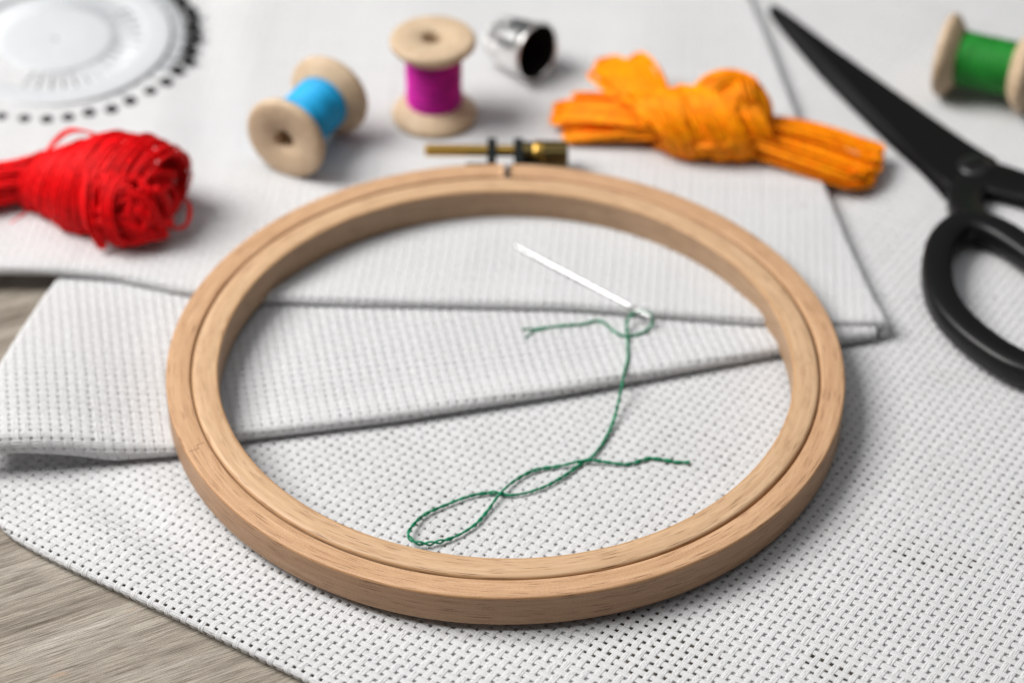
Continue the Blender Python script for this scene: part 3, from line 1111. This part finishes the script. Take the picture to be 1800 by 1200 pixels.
def uturns(tb, neck, end, cords, per, w0, w1, thick, r, rng, zend, lift=1.0, jit=0.22, k=46):
    """looped end of a skein: every cord runs out on one side, makes a round turn and runs back on the other"""
    neck, end = np.asarray(neck, float), np.asarray(end, float)
    d = end - neck; L = np.linalg.norm(d); e = d / L
    sd = np.cross([0, 0, 1.0], e); sd /= np.linalg.norm(sd)
    for i in range(cords):
        gapw = rng.uniform(0.25, 0.95)
        mid = rng.uniform(-1 + gapw / 2, 1 - gapw / 2)
        l1, l2 = mid - gapw / 2, mid + gapw / 2
        rad = gapw * w1 / 2
        Ls = L * rng.uniform(0.90, 1.02) * (1 - 0.07 * mid * mid) - rad
        z0 = rng.uniform(-1, 1); tw = rng.uniform(-0.8, 0.8); ph = rng.uniform(0, 6)
        sgm = np.linspace(0, 1, k // 3)
        wv = lambda q: w0 + (w1 - w0) * np.sin(q * np.pi / 2)
        out_a, out_l = sgm * Ls, l1 * wv(sgm)
        ta = np.linspace(0, np.pi, k // 3 + 2)[1:-1]
        tu_a, tu_l = Ls + rad * np.sin(ta), mid * w1 - rad * np.cos(ta)
        al = np.concatenate([out_a, tu_a, out_a[::-1]])
        la = np.concatenate([out_l, tu_l, (l2 * wv(sgm))[::-1]])
        for _ in range(per):
            o1, o2, o3 = rng.normal(0, jit, 3)
            q = al / L
            p = neck + (al + o3)[:, None] * e + (la + o1 + 0.35 * np.sin(q * 4 + ph))[:, None] * sd
            p[:, 2] += lift * np.sin(np.clip(q, 0, 1) * np.pi) + (z0 * thick * (1 - 0.5 * q)) + o2 + tw * (la - mid * w1) * 0.35
            p[:, 2] = np.maximum(p[:, 2], zend + rng.uniform(0, 0.4))
            tb.add(p, r, 5)


rng = np.random.default_rng(77)
ro = np.array((-105, 58, 4.4))
red = thing('red_floss_skein', 'knotted skein of glossy red embroidery floss in front of the white pin holder', 'floss skein', ro + LIFT)
tb = Tubes()
bundle(tb, [(-160, 52, 10), (-140, 54.5, 10.5), (-126, 58.5, 11), (-116, 61, 11.6), (-108, 60, 13)], [6.6, 6.4, 5.6, 5.2, 6.0], 170, 0.9, 0.27, rng)
tb.build('tail', M['red'], red, ro)
tb = Tubes()
coil(tb, (-117, 61.5, 11.0), (-86.5, 50.5, 14.5), [5.6, 8.4, 11.4, 12.6, 12.2, 9.5], 24, 15, 0.27, rng, 3.6, 4.6)
tb.build('wrap', M['red'], red, ro)
# the end of the skein swirled round on the side towards the viewer
tb = Tubes()
cr = np.array([-91.8, 47.5, 14.2])
nr0 = np.array([0.30, -0.78, 0.55]); nr0 /= np.linalg.norm(nr0)
for ci in range(22):
    nr = nr0 + rng.normal(0, 0.30, 3); nr /= np.linalg.norm(nr)
    e1 = np.cross([0, 0, 1.0], nr); e1 /= np.linalg.norm(e1); e2 = np.cross(nr, e1)
    rho0 = 2.0 + 9.6 * (ci % 11) / 10 + rng.normal(0, 0.5)
    ph = rng.uniform(0, 2 * np.pi)
    cen = rng.normal(0, 2.6, 2) * (1 - rho0 / 14)
    sp = rng.uniform(1.8, 3.6)
    dz = rng.normal(0, 0.7)
    grow = rng.uniform(-0.5, 0.9)
    for _ in range(14):
        rho = rho0 + rng.normal(0, 0.48)
        a = ph + rng.normal(0, 0.22) + np.linspace(0, sp, 26)
        rr = rho + grow * (a - ph) + 0.35 * np.sin(a * 1.7 + ci)
        rr = np.clip(rr, 0.6, 12.6)
        dep = 6.4 * np.sqrt(np.maximum(0.02, 1 - (rr / 13.2) ** 2)) + rng.normal(0, 0.3) + dz
        p = cr + (rr * np.cos(a) + cen[0])[:, None] * e1 + (rr * 0.92 * np.sin(a) + cen[1])[:, None] * e2 + dep[:, None] * nr
        p[:, 2] = np.maximum(p[:, 2], 4.7 + rng.uniform(0, 0.4))
        tb.add(p, 0.27, 5)
for kk in range(7):                                   # cords lying across the end every which way
    a_ = rng.uniform(0, 2 * np.pi); o_ = rng.normal(0, 4.0)
    nr = nr0
    e1 = np.cross([0, 0, 1.0], nr); e1 /= np.linalg.norm(e1); e2 = np.cross(nr, e1)
    dd = math.cos(a_) * e1 + math.sin(a_) * e2; oo_ = -math.sin(a_) * e1 + math.cos(a_) * e2
    pp = []
    for t_ in np.linspace(-1, 1, 7):
        q_ = t_ * 9.5
        dep_ = 6.9 * math.sqrt(max(0.05, 1 - ((q_ ** 2 + o_ ** 2) / 170)))
        pp.append(cr + dd * q_ + oo_ * (o_ + 1.6 * math.sin(t_ * 2 + kk)) + nr0 * dep_)
    pp = np.array(pp); pp[:, 2] = np.maximum(pp[:, 2], 5.6)
    bundle(tb, pp, [0.9, 1.3, 1.4, 1.3, 0.9], 16, 1.0, 0.27, rng, 26)
tb.build('knot', M['red'], red, ro)
tb = Tubes()
for kk in range(3):
    o_ = kk * 0.45
    tb.add(smooth_path([(-116, 62, 15), (-113, 64 + o_, 18 + o_), (-109.5, 66 + o_, 20.5 + o_), (-105.5, 65, 22.2 + o_ * .5), (-100, 61, 23.5)], 30), 0.27, 5)
for kk in range(3):
    o_ = kk * 0.7
    tb.add(smooth_path([(-84, 51, 14), (-78.5 - o_ * .4, 50, 12), (-78 - o_ * .5, 46.5, 9), (-80, 44, 8 + o_ * .4), (-84, 43.5, 9)], 26), 0.27, 5)
tb.add(smooth_path([(-117, 57, 6), (-124, 48, 5.2), (-132, 41, 5.0), (-142, 36, 4.9)], 30), 0.27, 5)
tb.build('stray_loop', M['red'], red, ro)

oo = np.array((47, 86, 4.4))
org = thing('orange_floss_skein', 'knotted skein of bright orange embroidery floss with looped ends next to the scissors', 'floss skein', oo + LIFT)
tb = Tubes()
uturns(tb, (37, 86, 12.0), (26.5, 112.0, 12.0), 28, 7, 3.2, 8.0, 3.4, 0.27, rng, 5.0, 2.0, 0.3)
uturns(tb, (37, 85, 11.0), (12.0, 97.0, 8.0), 22, 7, 3.0, 6.8, 2.8, 0.27, rng, 4.8, 1.2, 0.3)
uturns(tb, (37, 84, 9.0), (13.0, 87.0, 5.6), 9, 7, 2.6, 3.6, 1.2, 0.27, rng, 4.8, 0.4, 0.25)
tb.build('loop_end', M['orange'], org, oo)
tb = Tubes()
coil(tb, (33.5, 84.5, 11.3), (60, 84.0, 11.5), [6.8, 8.6, 9.3, 9.0, 7.2], 22, 15, 0.27, rng, -4.6, 4.7, 0.98)
tb.build('wrap', M['orange'], org, oo)
tb = Tubes()
bundle(tb, [(44, 82.0, 11), (47.5, 86, 14.5), (52.5, 89.5, 17.6), (57.5, 89.5, 17.2), (61.5, 86, 14.2), (61, 80.5, 10.5)], [3.2, 4.6, 5.4, 5.2, 4.2, 3.0], 190, 1.4, 0.27, rng, 44, fill=0.45)
for kk in range(6):
    dx, dzz = rng.normal(0, 1.3, 2)
    bundle(tb, [(46 + dx, 80.5, 14), (49.5 + dx, 84.5, 18.5 + dzz * .5), (54 + dx, 88, 21.8 + dzz * .4), (59 + dx * .6, 87.5, 20.5 + dzz * .4), (63, 84.0, 16.0), (62.5, 79.5, 11.5)], [1.2, 1.6, 1.8, 1.8, 1.5, 1.2], 20, 1.0, 0.27, rng, 40)
coil(tb, (47.5, 84.5, 13), (60, 87.5, 16.5), [5.2, 6.4, 6.2, 4.6], 12, 15, 0.27, rng, 1.5, 6.0, 0.92, clw=0.7)
bundle(tb, [(61.5, 87, 13), (61, 81, 13.0), (57.5, 76.4, 12.5), (50, 75.6, 11.0), (43, 77.2, 9)], [1.6, 1.7, 1.7, 1.6, 1.2], 20, 1.5, 0.27, rng, 30)
tb.build('knot', M['orange'], org, oo)
tb = Tubes()
uturns(tb, (56, 84.0, 9.6), (91.8, 74.0, 4.4), 36, 6, 4.6, 9.4, 2.8, 0.27, rng, 2.3, 1.2, 0.28)
uturns(tb, (57, 87.5, 10.5), (94.0, 82.0, 5.4), 6, 6, 1.8, 3.8, 1.0, 0.27, rng, 2.6, 1.2, 0.25)
tb.build('loop_end', M['orange'], org, oo)

# ------------------------------------------------------------------ lint on the near cloth
rng = np.random.default_rng(5)
tb = Tubes()
for _ in range(420):
    u_, v_ = rng.uniform(5, 200), 9.0 * 0 + rng.exponential(22) + 0.2
    p0, n0 = bs(np.array([u_]), np.array([v_]))
    if not framed(p0[:, 0], p0[:, 1], 4)[0]:
        continue
    a_ = rng.uniform(0, 2 * np.pi); L_ = rng.uniform(0.5, 1.6)
    d_ = np.array([math.cos(a_), math.sin(a_), 0])
    q_ = p0[0] + np.array([0, 0, 0.22])
    tb.add(np.array([q_, q_ + d_ * L_ * 0.35 + [0, 0, 0.10], q_ + d_ * L_ * 0.7 + rng.normal(0, 0.12, 3) + [0, 0, 0.16], q_ + d_ * L_ + rng.normal(0, 0.2, 3) + [0, 0, 0.15]]), 0.028, 3)
tb.build('lint', M['cotton'], base, (-60, -60, 1), kind='stuff')
